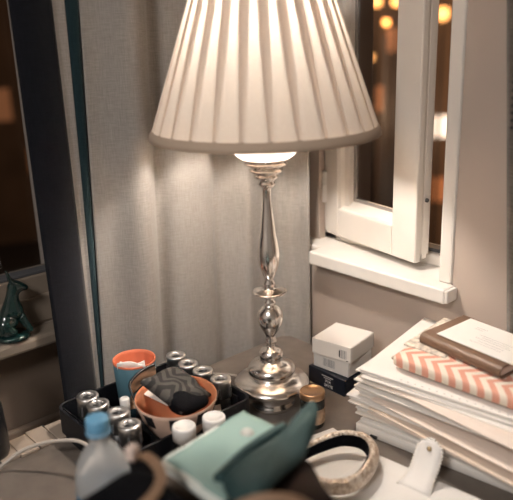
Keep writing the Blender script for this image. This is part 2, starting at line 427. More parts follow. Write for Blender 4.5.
# the y coordinate in PATH is a fraction of the way from boundary c(z) to the end at y=-.016
LEN = [0]
for a, b in zip(PATH, PATH[1:]): LEN.append(LEN[-1]+((a.x-b.x)**2+(.42*(a.y-b.y))**2)**.5)
def main_pt(s, z):
    L = s*LEN[-1]; i = 0
    while i < len(PATH)-2 and LEN[i+1] < L: i += 1
    t = (L-LEN[i])/(LEN[i+1]-LEN[i]); p = PATH[i].lerp(PATH[i+1], t)
    c = bounds(z)[3]; ye = -.014
    yy = c+(ye-c)*p.y
    d = PATH[i+1]-PATH[i]; d.y *= .42; d.z = 0; d.normalize()
    nx, ny = d.y, -d.x
    f = fold(s, z)*(1 if s < .88 else max(0, (1-s)/.12))
    return Vector((p.x+nx*f, yy+ny*f, z))
ZS = [.03+i*(2.34-.03)/60 for i in range(61)]
def strip(name, fn, ns, m, thick=.0016):
    bm = bmesh.new(); g = [[bm.verts.new(fn(i/ns, z)) for i in range(ns+1)] for z in ZS]
    for a, b in zip(g, g[1:]):
        for i in range(ns): bm.faces.new((a[i], a[i+1], b[i+1], b[i]))
    o = from_bm(name, bm, m, cur, True); rel(o, cur)
    s = o.modifiers.new('solid', 'SOLIDIFY'); s.thickness = thick; s.offset = 0
    return o
def seg_fn(i, j, bulge, x0=.078):
    def f(s, z):
        b = bounds(z); y = b[i]+(b[j]-b[i])*s
        return Vector((x0+bulge*math.sin(math.pi*s)+.003*noise.noise(Vector((s*2+i, z*2, 0))), y, z))
    return f
strip('navy_border', seg_fn(0, 1, .010), 10, M['navy_cloth'])
strip('narrow_grey_strip', seg_fn(1, 2, -.004), 5, M['linen'])
strip('petrol_stripe', seg_fn(2, 3, .003), 5, M['green_cloth'])
strip('linen_panel', main_pt, 110, M['linen'])
rod = tag(empty('curtain_rod', (.06, -.6, 2.38)), 'round curtain rod above the left window, out of the photo', 'rod')
bm = bmesh.new()
ro = lathe('rod', [(.012, -.62), (.012, .55)], M['black'], rod, 16); ro.rotation_euler = (R(90), 0, 0); ro.location = (.02, 0, -.02)
# (top of the curtain is outside the frame)

# right-hand edge curtain and its bead chain
rc = tag(empty('side_curtain', (.70, -.03, 0)), 'dark grey-brown curtain edge at the right border of the photo', 'curtain')
bm = bmesh.new(); g = []
for z in [.9+i*.07 for i in range(22)]:
    row = []
    for i in range(31):
        s = i/30; lean = (1.448-z)*.082
        row.append(bm.verts.new((.637+lean+s*.30, -.030-.012*math.sin(s*22+.5)-.008*s, z)))
    g.append(row)
for a, b in zip(g, g[1:]):
    for i in range(30): bm.faces.new((a[i], a[i+1], b[i+1], b[i]))
o = from_bm('curtain_panel', bm, M['rear_curtain'], rc, True); rel(o, rc)
s = o.modifiers.new('solid', 'SOLIDIFY'); s.thickness = .002
bm = bmesh.new()
for i in range(60):
    z = 1.265+i*.011
    bmesh.ops.create_icosphere(bm, subdivisions=1, radius=.0032, matrix=Matrix.Translation((.6750-(z-1.265)*.03, -.062, z)))
o = from_bm('beaded_trim', bm, M['ink'], rc, True); o['kind'] = 'stuff'; rel(o, rc)

# ------------------------------------------------------------------ table lamp
LX, LY = .350, -.267
lamp = tag(empty('table_lamp', (LX, LY, DESK)), 'turned silver table lamp with cream pleated shade on the desk', 'lamp')
prof = [(0, 0), (.041, 0), (.043, .003), (.043, .009), (.0405, .011), (.0405, .022), (.0415, .024), (.0415, .030), (.045, .0325),
        (.0594, .0356), (.0685, .0418), (.0700, .0455), (.0685, .0490), (.0629, .0542), (.0498, .0603), (.0415, .0620), (.0406, .0632),
        (.0418, .0644), (.0438, .0680), (.0440, .0726), (.0425, .0780), (.0395, .0820), (.0312, .0868), (.0225, .0905), (.0205, .0925),
        (.0211, .0949), (.0222, .1000), (.0219, .1050), (.0195, .1100), (.0164, .1130), (.0085, .1160), (.0073, .1185), (.0078, .1230),
        (.0108, .1270), (.0110, .1295), (.0092, .1335), (.0088, .1389), (.0120, .1460), (.0170, .1546), (.0212, .1620), (.0229, .1700),
        (.0233, .1780), (.0222, .1850), (.0185, .1900), (.0170, .1925), (.0120, .1960), (.0088, .1993), (.0107, .2031), (.0107, .2050), (.0071, .2090),
        (.0075, .2130), (.0105, .2146), (.0200, .2175), (.0290, .2215), (.0311, .2238), (.0305, .2250), (.0266, .2258), (.0130, .2280),
        (.0089, .2310), (.0106, .2375), (.0106, .2405), (.0079, .2450), (.0079, .2480), (.0108, .2542), (.0149, .2654), (.0180, .2750), (.0192, .2870), (.0192, .2950),
        (.0182, .3060), (.0165, .3180), (.0142, .3277), (.0124, .3457), (.0103, .3635), (.0088, .3780), (.0078, .3899), (.0079, .4080), (.0090, .4115),
        (.0125, .4135), (.0152, .4180), (.0152, .4205), (.0130, .4225), (.0150, .4255), (.0200, .4290), (.0213, .4314), (.0205, .4335), (.0185, .4345), (.0250, .4385), (.0286, .4405), (.0286, .4430),
        (.0250, .4445), (.0245, .4470), (.0320, .4500), (.0362, .4525), (.0362, .4545), (.0325, .4560), (.0340, .4580), (.0400, .4600), (.0425, .4615), (.0425, .4630), (.0380, .4635), (.0170, .4600), (.0170, .4700), (0, .4700)]
stem_o = lathe('turned_stem', prof, M['silver'], lamp, 64)
def opal_mat():
    m, t, b = new_mat('opal_glass')
    b.inputs['Base Color'].default_value = (.93, .91, .88, 1); b.inputs['Roughness'].default_value = .25
    b.inputs['Transmission Weight'].default_value = .0
    out = [n for n in t.nodes if n.type == 'OUTPUT_MATERIAL'][0]
    tl = t.nodes.new('ShaderNodeBsdfTranslucent'); tl.inputs['Color'].default_value = (.98, .97, .95, 1)
    mx = t.nodes.new('ShaderNodeMixShader'); mx.inputs[0].default_value = .88
    t.links.new(b.outputs[0], mx.inputs[1]); t.links.new(tl.outputs[0], mx.inputs[2]); t.links.new(mx.outputs[0], out.inputs['Surface'])
    return m
lathe('opal_bowl', [(.0420, .4632), (.0470, .4660), (.0535, .4725), (.0570, .4790), (.0575, .4830)], opal_mat(), lamp, 48, caps=False)
lathe('bulb_socket', [(.012, .473), (.012, .65), (.016, .652), (.016, .667), (0, .668)], M['brass'], lamp, 24)
bulb = lathe('light_bulb', [(.014, .668), (.016, .687), (.026, .712), (.030, .730), (.027, .747), (.016, .760), (0, .764)], emit_mat('bulb_glow', (1, .91, .82), 420.0), lamp, 24)
# pleated shade
def shade_mat():
    m, t, b = new_mat('cream_pleated_silk'); t.nodes.remove(b)
    out = [n for n in t.nodes if n.type == 'OUTPUT_MATERIAL'][0]
    tc = t.nodes.new('ShaderNodeTexCoord'); mp = t.nodes.new('ShaderNodeMapping'); mp.inputs['Scale'].default_value = (1, 1, .05)
    n = t.nodes.new('ShaderNodeTexNoise'); n.inputs['Scale'].default_value = 500
    t.links.new(tc.outputs['Object'], mp.inputs['Vector']); t.links.new(mp.outputs['Vector'], n.inputs['Vector'])
    r = t.nodes.new('ShaderNodeValToRGB'); r.color_ramp.elements[0].color = (.82, .71, .605, 1); r.color_ramp.elements[1].color = (.90, .795, .69, 1)
    t.links.new(n.outputs['Fac'], r.inputs['Fac'])
    d = t.nodes.new('ShaderNodeBsdfDiffuse'); tr = t.nodes.new('ShaderNodeBsdfTranslucent')
    t.links.new(r.outputs['Color'], d.inputs['Color']); t.links.new(r.outputs['Color'], tr.inputs['Color'])
    mx = t.nodes.new('ShaderNodeMixShader'); mx.inputs[0].default_value = .07
    t.links.new(d.outputs[0], mx.inputs[1]); t.links.new(tr.outputs[0], mx.inputs[2]); t.links.new(mx.outputs[0], out.inputs['Surface'])
    return m
M['shade'] = shade_mat()
SB, ST = .5005, .815
RB, RT = .1895, .0790
NP = 28
def shade_r(z): return RB+(RT-RB)*(z-SB)/(ST-SB)
bm = bmesh.new(); NZ = 10
rows = []
for iz in range(NZ+1):
    z = SB+.014+(ST-.01-SB-.014)*iz/NZ; r = shade_r(z); row = []
    frac = .12+.40*(iz/NZ)
    for k in range(NP):
        a0 = 2*math.pi*k/NP; da = 2*math.pi/NP
        hv = .0030
        for t_, rr in ((0, r), (.25*(1-frac), r+.0008), (.75*(1-frac), r+.0008), (1-frac, r), (1-frac*1.12, r-hv), (1-.5*frac, r-hv-.0004), (1+frac*.12, r-hv)):
            a = a0+da*t_
            row.append(bm.verts.new((rr*math.cos(a), rr*math.sin(a), z)))
    rows.append(row)
n = len(rows[0])
for a, b in zip(rows, rows[1:]):
    for i in range(n): bm.faces.new((a[i], a[(i+1) % n], b[(i+1) % n], b[i]))
# folded under-layer behind each groove
for k in range(NP):
    prev = None
    for iz in range(NZ+1):
        z = SB+.014+(ST-.01-SB-.014)*iz/NZ; r = shade_r(z)-.0045; frac = .12+.40*(iz/NZ)
        a0 = 2*math.pi*k/NP; da = 2*math.pi/NP
        cur_ = [bm.verts.new((r*math.cos(a0+da*t_), r*math.sin(a0+da*t_), z)) for t_ in (1-frac*1.3, 1+frac*.3)]
        if prev: bm.faces.new((prev[0], prev[1], cur_[1], cur_[0]))
        prev = cur_
sh = from_bm('lamp_shade', bm, M['shade'], lamp)
def band(name, z0, z1, dr, m):
    pr = [(shade_r(z0)-.004, z0), (shade_r(z0)+dr, z0+.001), (shade_r((z0+z1)/2)+dr+.0012, (z0+z1)/2), (shade_r(z1)+dr, z1-.001), (shade_r(z1)-.004, z1)]
    return lathe(name, pr+[pr[0]], m, sh, 96, caps=False)
M['shade_trim'] = mat('cream_band', (.50, .39, .30), .85)
band('bottom_band', SB, SB+.0165, .002, M['shade_trim'])
band('top_band', ST-.014, ST, .002, M['shade_trim'])
# wire frame: spider
bm = bmesh.new()
for k in range(3):
    a = 2*math.pi*k/3+.4
    bm_box(bm, (0, -.0012, -.0012), (RT-.003, .0012, .0012), Matrix.Translation((0, 0, ST-.012)) @ Matrix.Rotation(a, 4, 'Z'))
from_bm('shade_spider', bm, M['brass'], lamp)
bm = bmesh.new()
for k in (0, 1):
    bm_box(bm, (-.0012, -.0012, 0), (.0012, .0012, .27), Matrix.Translation(((-1)**k*.04, 0, .525)))
bm_box(bm, (-.042, -.0012, .522), (.042, .0012, .5245)); bm_box(bm, (-.042, -.0012, .793), (.042, .0012, .7955))
from_bm('shade_harp', bm, M['brass'], lamp)
# lamp flex runs back over the desk edge
cp = catmull([(-.062, .004, .0035), (-.085, .018, .004), (-.115, .022, .0035), (-.15, .005, .0035), (-.185, -.03, .0035), (-.2085, -.05, .0035), (-.2145, -.056, -.004), (-.2155, -.058, -.03)], 8)
sweep('flex', cp, circ(.0022, 8), M['cable'], lamp)

# ------------------------------------------------------------------ roller tray and what it holds
tray = tag(empty('roller_tray', (.25, -.48, DESK)), 'dark navy open tray of hair rollers left of the lamp', 'tray')
TX0, TX1, TY0, TY1, TZ = .155, .379, -.604, -.336, .803
def rr_loop(x0, x1, y0, y1, r, n=6):
    pts = []
    for cx, cy, a0 in ((x1-r, y1-r, 0), (x0+r, y1-r, 90), (x0+r, y0+r, 180), (x1-r, y0+r, 270)):
        for i in range(n+1):
            a = R(a0+90*i/n); pts.append((cx+r*math.cos(a), cy+r*math.sin(a)))
    return pts
bm = bmesh.new()
lo_ = [rr_loop(TX0+d, TX1-d, TY0+d, TY1-d, .022-d) for d in (0, .005)]
lev = [(0, DESK+.0005), (0, TZ), (1, TZ), (1, DESK+.006)]
rg = [[bm.verts.new((x, y, z)) for x, y in lo_[i]] for i, z in lev]
n = len(rg[0])
for a, b in zip(rg, rg[1:]):
    for i in range(n): bm.faces.new((a[i], a[(i+1) % n], b[(i+1) % n], b[i]))
bm.faces.new(rg[0]); bm.faces.new(rg[-1])
o = from_bm('tray_shell', bm, M['navy_tray'], tray); rel(o, tray); bevel(o, .001)
FZ = DESK+.0065
for yy in (-.592, -.530, -.410, -.349):
    o = box('divider', (TX0+.006, yy-.0012, FZ), (TX1-.03, yy+.0012, FZ+.040), M['navy_tray'], tray); rel(o, tray)

def make_roller():
    root = empty('hair_roller')
    lathe('roller_core', [(.0120, .003), (.0120, .057), (.0097, .0585), (.0097, .0675), (.0, .068)], M['black'], root, 24)
    lathe('bristle_sleeve', [(.0160, .0), (.0160, .040), (.0125, .040), (.0125, .0)], M['black'], root, 24)
    lathe('chrome_collar', [(.0178, .040), (.0178, .0655), (.0186, .067), (.0186, .0722), (.0178, .0735), (.0112, .0735), (.0100, .0722), (.0100, .060), (.0125, .058), (.0125, .040)], M['chrome'], root, 32)
    bm = bmesh.new()
    for k in range(5):
        a = 2*math.pi*k/5
        bm_box(bm, (.0172, -.0016, .042), (.0183, .0016, .058), Matrix.Rotation(a, 4, 'Z'))
    from_bm('clip_slots', bm, M['gasket'], root)
    return root
spots = [(.215, -.571), (.256, -.569), (.301, -.564), (.349, -.566), (.196, -.375), (.240, -.378), (.284, -.374), (.334, -.373)]
labs = ['chrome-collared hair roller at the window end of the row nearest the water bottle',
        'second hair roller from the window in the row behind the water bottle',
        'hair roller just behind the blue bottle cap, third from the window',
        'hair roller closest to the camera, last of the row by the water bottle',
        'rearmost hair roller, beside the teal cup against the curtain',
        'hair roller poking up just behind the herringbone cloth',
        'hair roller half hidden between the herringbone cloth and its right neighbour',
        'hair roller nearest the lamp base, right of the copper bowl']
pr = make_roller()
for i, ((x, y), lb) in enumerate(zip(spots, labs)):
    o = pr if i == 0 else copy_tree(pr)
    o.location = (x, y, FZ+.0005+(.0035 if i < 4 else .004)); o.rotation_euler = (R(random.uniform(-3, 3)), R(random.uniform(-3, 3)), random.uniform(0, 6))
    tag(o, lb, 'hair roller', 'hair rollers in the navy tray')
    for c in o.children: pass

# teal cup with orange lining and tissue
cup = tag(empty('paper_cup', (.196, -.462, FZ)), 'teal round cup with orange lining at the back of the tray', 'cup')
lathe('cup_body', [(0, 0), (.033, 0), (.0385, .098), (.0380, .0988)], M['teal'], cup, 40, caps=False)
lathe('orange_lining', [(0, .004), (.0305, .006), (.0357, .094), (.0366, .1005), (.0384, .1012), (.0390, .0995), (.0386, .0970)], M['orange'], cup, 40, caps=False)
ti = tag(empty('folded_tissue', (.210, -.474, FZ+.050)), 'folded white tissue standing in the teal cup', 'tissue')
for k, (ox, hh, tlt, wd) in enumerate(((.000, .058, 12, .050), (-.007, .052, 8, .044))):
    bm = bmesh.new(); g = []
    for iz in range(6):
        z_ = hh*iz/5
        g.append([bm.verts.new((ox+.0022*math.sin(i*.7+k)*(iz/5), -wd/2+wd*i/12, z_+(.0035*math.sin(i*.45+k*2))*(iz/5))) for i in range(13)])
    for a, b in zip(g, g[1:]):
        for i in range(12): bm.faces.new((a[i], a[i+1], b[i+1], b[i]))
    o = from_bm('tissue_fold', bm, M['tissue'], ti, True); sf = o.modifiers.new('s', 'SOLIDIFY'); sf.thickness = .003; sf.offset = 0
    o.rotation_euler = (0, R(tlt), R(-42))
# patterned hair band leaning between cup and bowl
hb = tag(empty('hair_clip', (.25, -.475, FZ)), 'tortoise striped hair clip with black edging between teal cup and bowl', 'hair clip')
arc = catmull([(.2600, -.5040, .800), (.2560, -.5060, .814), (.2460, -.500, .829), (.2415, -.482, .838), (.2410, -.462, .8430), (.2425, -.448, .8440)], 6)
o = sweep('tortoise_band', arc, [(-.0018, -.0115), (.0018, -.0115), (.0018, .0115), (-.0018, .0115)], M['tort'], hb, smooth=False); rel(o, hb)
for sgn in (-1, 1):
    o = sweep('black_edge', arc, [(x, y+sgn*.0128) for x, y in circ(.0026, 8)], M['black'], hb); rel(o, hb)
o = sweep('clip_leg', [Vector((.2600, -.500, .800)), Vector((.2590, -.500, FZ+.001))], circ(.004, 8), M['black'], hb); rel(o, hb)

lip = tag(empty('lip_balm', (.258, -.523, FZ)), 'small white lip balm tube upright between rollers and bowl', 'tube')
lathe('tube_body', [(.0078, 0), (.0080, .001), (.0080, .046), (0, .046)], M['white_plastic'], lip, 24)
lathe('tube_cap', [(.0083, .047), (.0085, .048), (.0085, .068), (.0075, .0695), (0, .0695)], M['white_plastic'], lip, 24)

# bowl
BC = Vector((.333, -.468, FZ+.010))
bowl = tag(empty('bowl', BC), 'round bowl, copper orange inside and pink cream outside with black squares', 'bowl')
bowl.rotation_euler = (R(1), R(1.5), 0)
lathe('bowl_outer', [(.030, 0), (.033, .001), (.048, .022), (.060, .045), (.0672, .066), (.0690, .072), (.0680, .0742)], M['pinkcream'], bowl, 56, caps=False)
lathe('bowl_inner', [(.0680, .0742), (.0665, .0735), (.0655, .071), (.058, .046), (.046, .024), (.030, .006), (0, .004)], M['copper'], bowl, 56, caps=False)
lathe('bowl_foot', [(.0, -.0095), (.029, -.0095), (.029, -.001), (.033, .002), (.03, .003), (0, .003)], M['pinkcream'], bowl, 40)
for k in range(9):
    a0 = R(-85+k*40)
    bm = bmesh.new(); gg = []
    for z in (.046, .052, .058, .064, .0695):
        r = .060+(.0690-.060)*(z-.045)/.027+.0009
        gg.append([bm.verts.new((r*math.cos(a0+R(16)*i/5), r*math.sin(a0+R(16)*i/5), z)) for i in range(6)])
    for a, b in zip(gg, gg[1:]):
        for i in range(5): bm.faces.new((a[i], a[i+1], b[i+1], b[i]))
    o = from_bm('black_square', bm, M['black'], bowl, True); s = o.modifiers.new('s', 'SOLIDIFY'); s.thickness = .0008
# card and herringbone pouch in the bowl
card = tag(empty('paper_card', BC+Vector((-.040, .004, .062))), 'cream paper card stuck upright in the copper bowl under the cloth', 'card')
bm = bmesh.new(); bm_box(bm, (-.030, -.026, -.0006), (.026, .030, .0006))
o = from_bm('card_sheet', bm, PAPERS[1], card); card.rotation_euler = (R(6), R(10), R(18))
hp = tag(empty('herringbone_pouch', BC+Vector((.000, .004, .080))), 'charcoal herringbone cloth pouch lying in the copper bowl', 'pouch')
hp.rotation_euler = (R(-7), R(22), R(16)); hp.scale = (.86, .86, 1)
bm = bmesh.new(); NX, NY = 16, 14; top = []; bot = []
for i in range(NX+1):
    rt = []; rb = []
    for j in range(NY+1):
        x = -.056+.104*i/NX; y = -.050+.100*j/NY
        e = max(0, (1-(abs(x+.004)/.052)**4)*(1-(abs(y)/.050)**4))
        z = .012*e**.5+.006*noise.noise(Vector((x*35, y*35, 2)))
        rt.append(bm.verts.new((x, y, z+.003))); rb.append(bm.verts.new((x, y, -.008*e**.5-.001)))
    top.append(rt); bot.append(rb)
for i in range(NX):
    for j in range(NY):
        bm.faces.new((top[i][j], top[i+1][j], top[i+1][j+1], top[i][j+1])); bm.faces.new((bot[i][j], bot[i][j+1], bot[i+1][j+1], bot[i+1][j]))
for i in range(NX):
    for j in (0, NY): bm.faces.new((top[i][j], top[i+1][j], bot[i+1][j], bot[i][j]))
for j in range(NY):
    for i in (0, NX): bm.faces.new((top[i][j], top[i][j+1], bot[i][j+1], bot[i][j]))
o = from_bm('pouch_body', bm, M['herring'], hp, True)
fl = soft_box('dark_lining', (.033, -.002, .0005), (.056, .086, .024), M['blackfab'], hp, 2.6, 0, .006, 4)
o = lathe('snap', [(0, .0), (.0045, 0), (.0045, .0012), (.003, .0022), (0, .0024)], M['brass'], hp, 16); o.location = (.050, -.004, .0072); o.rotation_euler = (0, R(30), 0)

# small tan card tag standing in the tray corner
tg = tag(empty('swatch_card', (.356, -.405, FZ)), 'small beige swatch card standing in the tray right of the bowl', 'card')
o = box('card_face', (-.001, -.014, .012), (.001, .014, .042), PAPERS[4], tg, .0003); tg.rotation_euler = (0, R(-14), R(-14))
o = box('card_base', (-.004, -.013, 0), (.004, .013, .012), M['black'], tg, .0005)

# two white-capped bottles
def capped(name, loc, lab):
    r = tag(empty(name, loc), lab, 'bottle', 'white-capped bottles before the tray')
    lathe('bottle_body', [(.0165, 0), (.0172, .002), (.0172, .055), (.0145, .061), (.0145, .064), (0, .064)], M['amber'], r, 28)
    bm = bmesh.new()
    lathe('cap', [(.0186, .0645), (.0186, .084), (.0178, .0865), (.0150, .0875), (.0145, .0865), (0, .0865)], M['white_plastic'], r, 36)
    return r
capped('small_bottle', (.4155, -.512, DESK+.0005), 'white-capped small bottle farther from the lamp, before the bowl')
capped('small_bottle', (.4270, -.462, DESK+.0005), 'white-capped small bottle closer to the lamp, behind the mint pouch')

# ------------------------------------------------------------------ jar and medicine boxes
jar = tag(empty('glass_jar', (.4535, -.2665, DESK+.0005)), 'dark glass jar with copper gold lid beside the lamp base', 'jar')
lathe('jar_body', [(.0195, 0), (.0212, .003), (.0215, .010), (.0215, .046), (.0190, .051), (.0170, .053), (.0170, .056), (0, .056)], M['amber'], jar, 36)
bm = bmesh.new(); gg = []
for z in (.010, .024, .038):
    gg.append([bm.verts.new((.0219*math.cos(R(-100+150*i/24)), .0219*math.sin(R(-100+150*i/24)), z)) for i in range(25)])
for a, b in zip(gg, gg[1:]):
    for i in range(24): bm.faces.new((a[i], a[i+1], b[i+1], b[i]))
o = from_bm('jar_label', bm, M['jarlabel'], jar, True); o.rotation_euler = (0, 0, R(10))
lathe('lid', [(.0205, .0545), (.0222, .0555), (.0222, .0655), (.0210, .0672), (.0190, .0668), (.0180, .0660), (0, .0660)], M['gold'], jar, 40)

def prism_box(name, corner, rz, size, m, label, extra=None):
    r = tag(empty(name, corner, rz), label, 'box', 'medicine boxes beside the lamp')
    o = box('carton', (0, 0, 0), size, m, r, .0012)
    o2 = box('tuck_flap', (size[0]-.0002, .004, .002), (size[0]+.0007, size[1]-.004, size[2]-.0015), m, r, .0003)
    return r
b1 = prism_box('cardboard_box', (.336, -.156, DESK+.0005), R(0), (.094, .078, .034), M['navy_box'], 'navy blue cardboard box with pale lettering, bottom of the box pile')
b2 = prism_box('cardboard_box', (.344, -.150, DESK+.035), R(5), (.084, .076, .032), M['white_card'], 'white cardboard box with a barcode, middle of the box pile')
b3 = prism_box('cardboard_box', (.350, -.160, DESK+.0675), R(10.5), (.086, .088, .032), M['white_card'], 'white cardboard box on top of the box pile')
# printing: worn pale lettering on the navy box, barcodes on the white ones
def word(bm, x, z, h, s, mt):
    """blocky capital letters from strokes; s = list of letters"""
    seg = {'U': [(0, 0, .2, 1), (.8, 0, 1, 1), (0, 0, 1, .2)], 'N': [(0, 0, .2, 1), (.8, 0, 1, 1), (.25, .4, .75, .75)], 'I': [(.35, 0, .65, 1)],
           'T': [(.4, 0, .6, 1), (0, .8, 1, 1)], 'P': [(0, 0, .2, 1), (.2, .8, 1, 1), (.2, .4, 1, .55), (.8, .4, 1, 1)], 'S': [(0, 0, 1, .2), (0, .8, 1, 1), (0, .4, 1, .6), (.8, 0, 1, .5), (0, .5, .2, 1)]}
    w = h*.62
    for ch in s:
        for a, b, c, d in seg[ch]: bm_box(bm, (x+a*w, -.0004, z+b*h), (x+c*w, 0.0, z+d*h))
        x += w*1.28
bm = bmesh.new()
for i in range(11): bm_box(bm, (.036+i*.0027, -.0004, .0255), (.0380+i*.0027, 0, .0272))
for i in range(7): bm_box(bm, (.041+i*.0027, -.0004, .0218), (.0428+i*.0027, 0, .0233))
word(bm, .0455, .0135, .0058, 'PIN', None); word(bm, .0425, .0050, .0056, 'UNITS', None)
from_bm('pale_lettering', bm, M['pale_ink'], b1)
def barcode(r, x0, x1, z0, z1, seed, m):
    rg = random.Random(seed); bm = bmesh.new(); x = x0
    while x < x1:
        w = rg.choice((.0008, .0014, .002)); bm_box(bm, (x, -.0004, z0), (min(x+w, x1), 0, z1)); x += w+rg.choice((.0008, .0012, .0016))
    return from_bm('barcode', bm, m, r)
barcode(b2, .024, .052, .008, .024, 3, M['grey_ink'])
barcode(b3, .062, .077, .006, .023, 5, M['grey_ink'])
bm = bmesh.new(); bm_box(bm, (.0605, -.0005, .008), (.0628, 0, .021)); bm_box(bm, (.076, -.0004, .002), (.081, 0, .0035))
from_bm('print_mark', bm, M['ink'], b3)

# ------------------------------------------------------------------ paper stack
ORD = ['lowest', 'second', 'third', 'fourth', 'fifth', 'sixth', 'seventh', 'eighth', 'ninth', 'tenth', 'eleventh', 'twelfth', 'thirteenth',
       'fourteenth', 'fifteenth', 'sixteenth', 'seventeenth', 'eighteenth', 'nineteenth', 'twentieth', 'twenty-first', 'twenty-second', 'twenty-third', 'twenty-fourth', 'twenty-fifth', 'twenty-sixth', 'twenty-seventh', 'twenty-eighth', 'twenty-ninth', 'thirtieth']
NAMES = {0: 'white', 1: 'cream', 2: 'greyish white', 3: 'kraft brown', 4: 'blush beige'}
BASE = Vector((.523, -.229, 0))
def sheet(name, z0, th, off, rz, w, d, m, curl=0.0, tilt=0.0, seed=0, parent=None):
    bm = bmesh.new(); NX, NY = 14, 8
    tp = []; bt = []
    for i in range(NX+1):
        a = []; b = []
        for j in range(NY+1):
            x = w*i/NX; y = d*j/NY
            zz = tilt*y+curl*(max(0, (.06-x)/.06)**2)*max(0, (.06-y)/.06) + 0.0003*noise.noise(Vector((x*18+seed, y*18, seed*1.7)))
            if y < .03: zz += .0004*noise.noise(Vector((x*30+seed*2.3, 0, 5)))
            a.append(bm.verts.new((x, y, zz+th))); b.append(bm.verts.new((x, y, zz)))
        tp.append(a); bt.append(b)
    for i in range(NX):
        for j in range(NY):
            bm.faces.new((tp[i][j], tp[i+1][j], tp[i+1][j+1], tp[i][j+1])); bm.faces.new((bt[i][j], bt[i][j+1], bt[i+1][j+1], bt[i+1][j]))
        for j in (0, NY): bm.faces.new((tp[i][j], tp[i+1][j], bt[i+1][j], bt[i][j]))
    for j in range(NY):
        for i in (0, NX): bm.faces.new((tp[i][j], tp[i][j+1], bt[i][j+1], bt[i][j]))
    o = from_bm(name, bm, m, parent, True)
    bevel(o, min(.0006, th*.3), 1, 60)
    return o
z = DESK+.0006
GP = 'papers in the tall stack'
# two thick white folders at the bottom
f1 = tag(empty('ring_folder', (BASE.x-.002, BASE.y, z), R(7.5)), 'thick white folder with a black clip at the bottom of the paper stack', 'folder', GP)
o = sheet('folder_cover', 0, .0165, 0, 0, .31, .205, PAPERS[0], seed=1, parent=f1); bevel(o, .006, 3, 50)
o = box('black_clip', (.030, -.0035, .0010), (.043, .004, .0055), M['black'], f1, .0006)
z += .0178
f2 = tag(empty('folder', (BASE.x+.004, BASE.y+.004, z), R(7)), 'white card folder second from the bottom of the paper stack', 'folder', GP)
o = sheet('folder_cover', 0, .0085, 0, 0, .305, .205, PAPERS[0], seed=2, parent=f2)
z += .0096
rng = random.Random(11)
NL = 26
picks = [2, 0, 1, 0, 2, 4, 0, 1, 3, 0, 2, 1, 0, 4, 2, 0, 1, 3, 0, 0, 2, 1, 4, 0, 2, 0]
for i, pm in enumerate(picks):
    th = rng.uniform(.0015, .0031) if i not in (3, 9, 15, 20) else .0048
    dx = -.016*math.sin(math.pi*min(1, i/17))+rng.uniform(-.009, .010); dy = .004+rng.uniform(-.008, .008)
    rot = R(7.5+rng.uniform(-4, 5)-(8 if i in (5, 8, 13, 17, 22) else 0))
    if i in (5, 8, 13, 17, 22): th = .0014; dy -= .003; dx += .03
    o = sheet('envelope' if pm in (3, 4) else 'paper_bundle', 0, th, 0, 0, .30+rng.uniform(-.03, .01), .196+rng.uniform(-.014, .004), PAPERS[pm], curl=rng.choice((0, 0, .002)), tilt=.045*i/NL, seed=i+5)
    o.location = (BASE.x+dx, BASE.y+dy, z); o.rotation_euler = (0, 0, rot)
    tag(o, '%s %s, %s layer of the paper stack counted from the desk' % (NAMES[pm], 'envelope' if pm in (3, 4) else 'paper bundle', ORD[i+2]), 'envelope' if pm in (3, 4) else 'papers', GP)
    z += th+.0008
    if z > .8668: break
ZT = z+.001
topf = tag(empty('document_folder', (BASE.x+.001, BASE.y+.003, ZT+.001), R(8)), 'wide white folder on top of the paper stack, under the zigzag pouch', 'folder', GP)
o = sheet('folder_cover', 0, .0045, 0, 0, .32, .232, M['plain_paper'], tilt=.06, seed=40, parent=topf)
bm = bmesh.new()
for i in range(18):
    bm_box(bm, (.075+i*.0125, .004, .00515), (.078+i*.0125, .0055, .00545))
o = from_bm('stitch_marks', bm, M['grey_ink'], topf); o['kind'] = 'stuff'; o.rotation_euler = (R(3.4), 0, 0)
ZT2 = ZT+.0075
# zigzag padded pouch
zp = tag(empty('zigzag_pouch', (.566, -.196, ZT2+.004), R(3)), 'coral and cream zigzag padded pouch under the brown notebook', 'pouch')
zp.rotation_euler = (R(3), 0, R(3))
def pad(name, w, d, h, m, parent, p=5, wob=.0012, seed=0):
    bm = bmesh.new(); bmesh.ops.create_cube(bm, size=2.0)
    bmesh.ops.subdivide_edges(bm, edges=bm.edges, cuts=12, use_grid_fill=True)
    for v in bm.verts:
        e = v.co.copy()
        rr = min(.45*h, .012)
        x = e.x*w/2; y = e.y*d/2; zz = e.z*h/2
        c = Vector((max(-w/2+rr, min(w/2-rr, x)), max(-d/2+rr, min(d/2-rr, y)), max(-h/2+rr, min(h/2-rr, zz))))
        q = Vector((x, y, zz))-c
        if q.length > 1e-6:
            mx_ = max(abs(q.x), abs(q.y), abs(q.z)); q = q.normalized()*min(rr, mx_ if mx_ > 0 else rr)
        v.co = c+q+Vector((w/2, d/2, h/2))+Vector((0, 0, wob*noise.noise(Vector((x*30+seed, y*30, 0)))*(1 if e.z > 0 else 0)))
    return from_bm(name, bm, m, parent, True)
o = pad('padded_body', .26, .172, .024, M['zig'], zp)
o = box('floral_panel', (-.003, .042, .0222), (.075, .170, .0262), M['floral'], zp, .001)
o = sweep('zip_edge', [Vector((-.0015, .008, .013)), Vector((-.002, .09, .013)), Vector((-.0015, .165, .013))], circ(.0028, 8), M['floral'], zp)
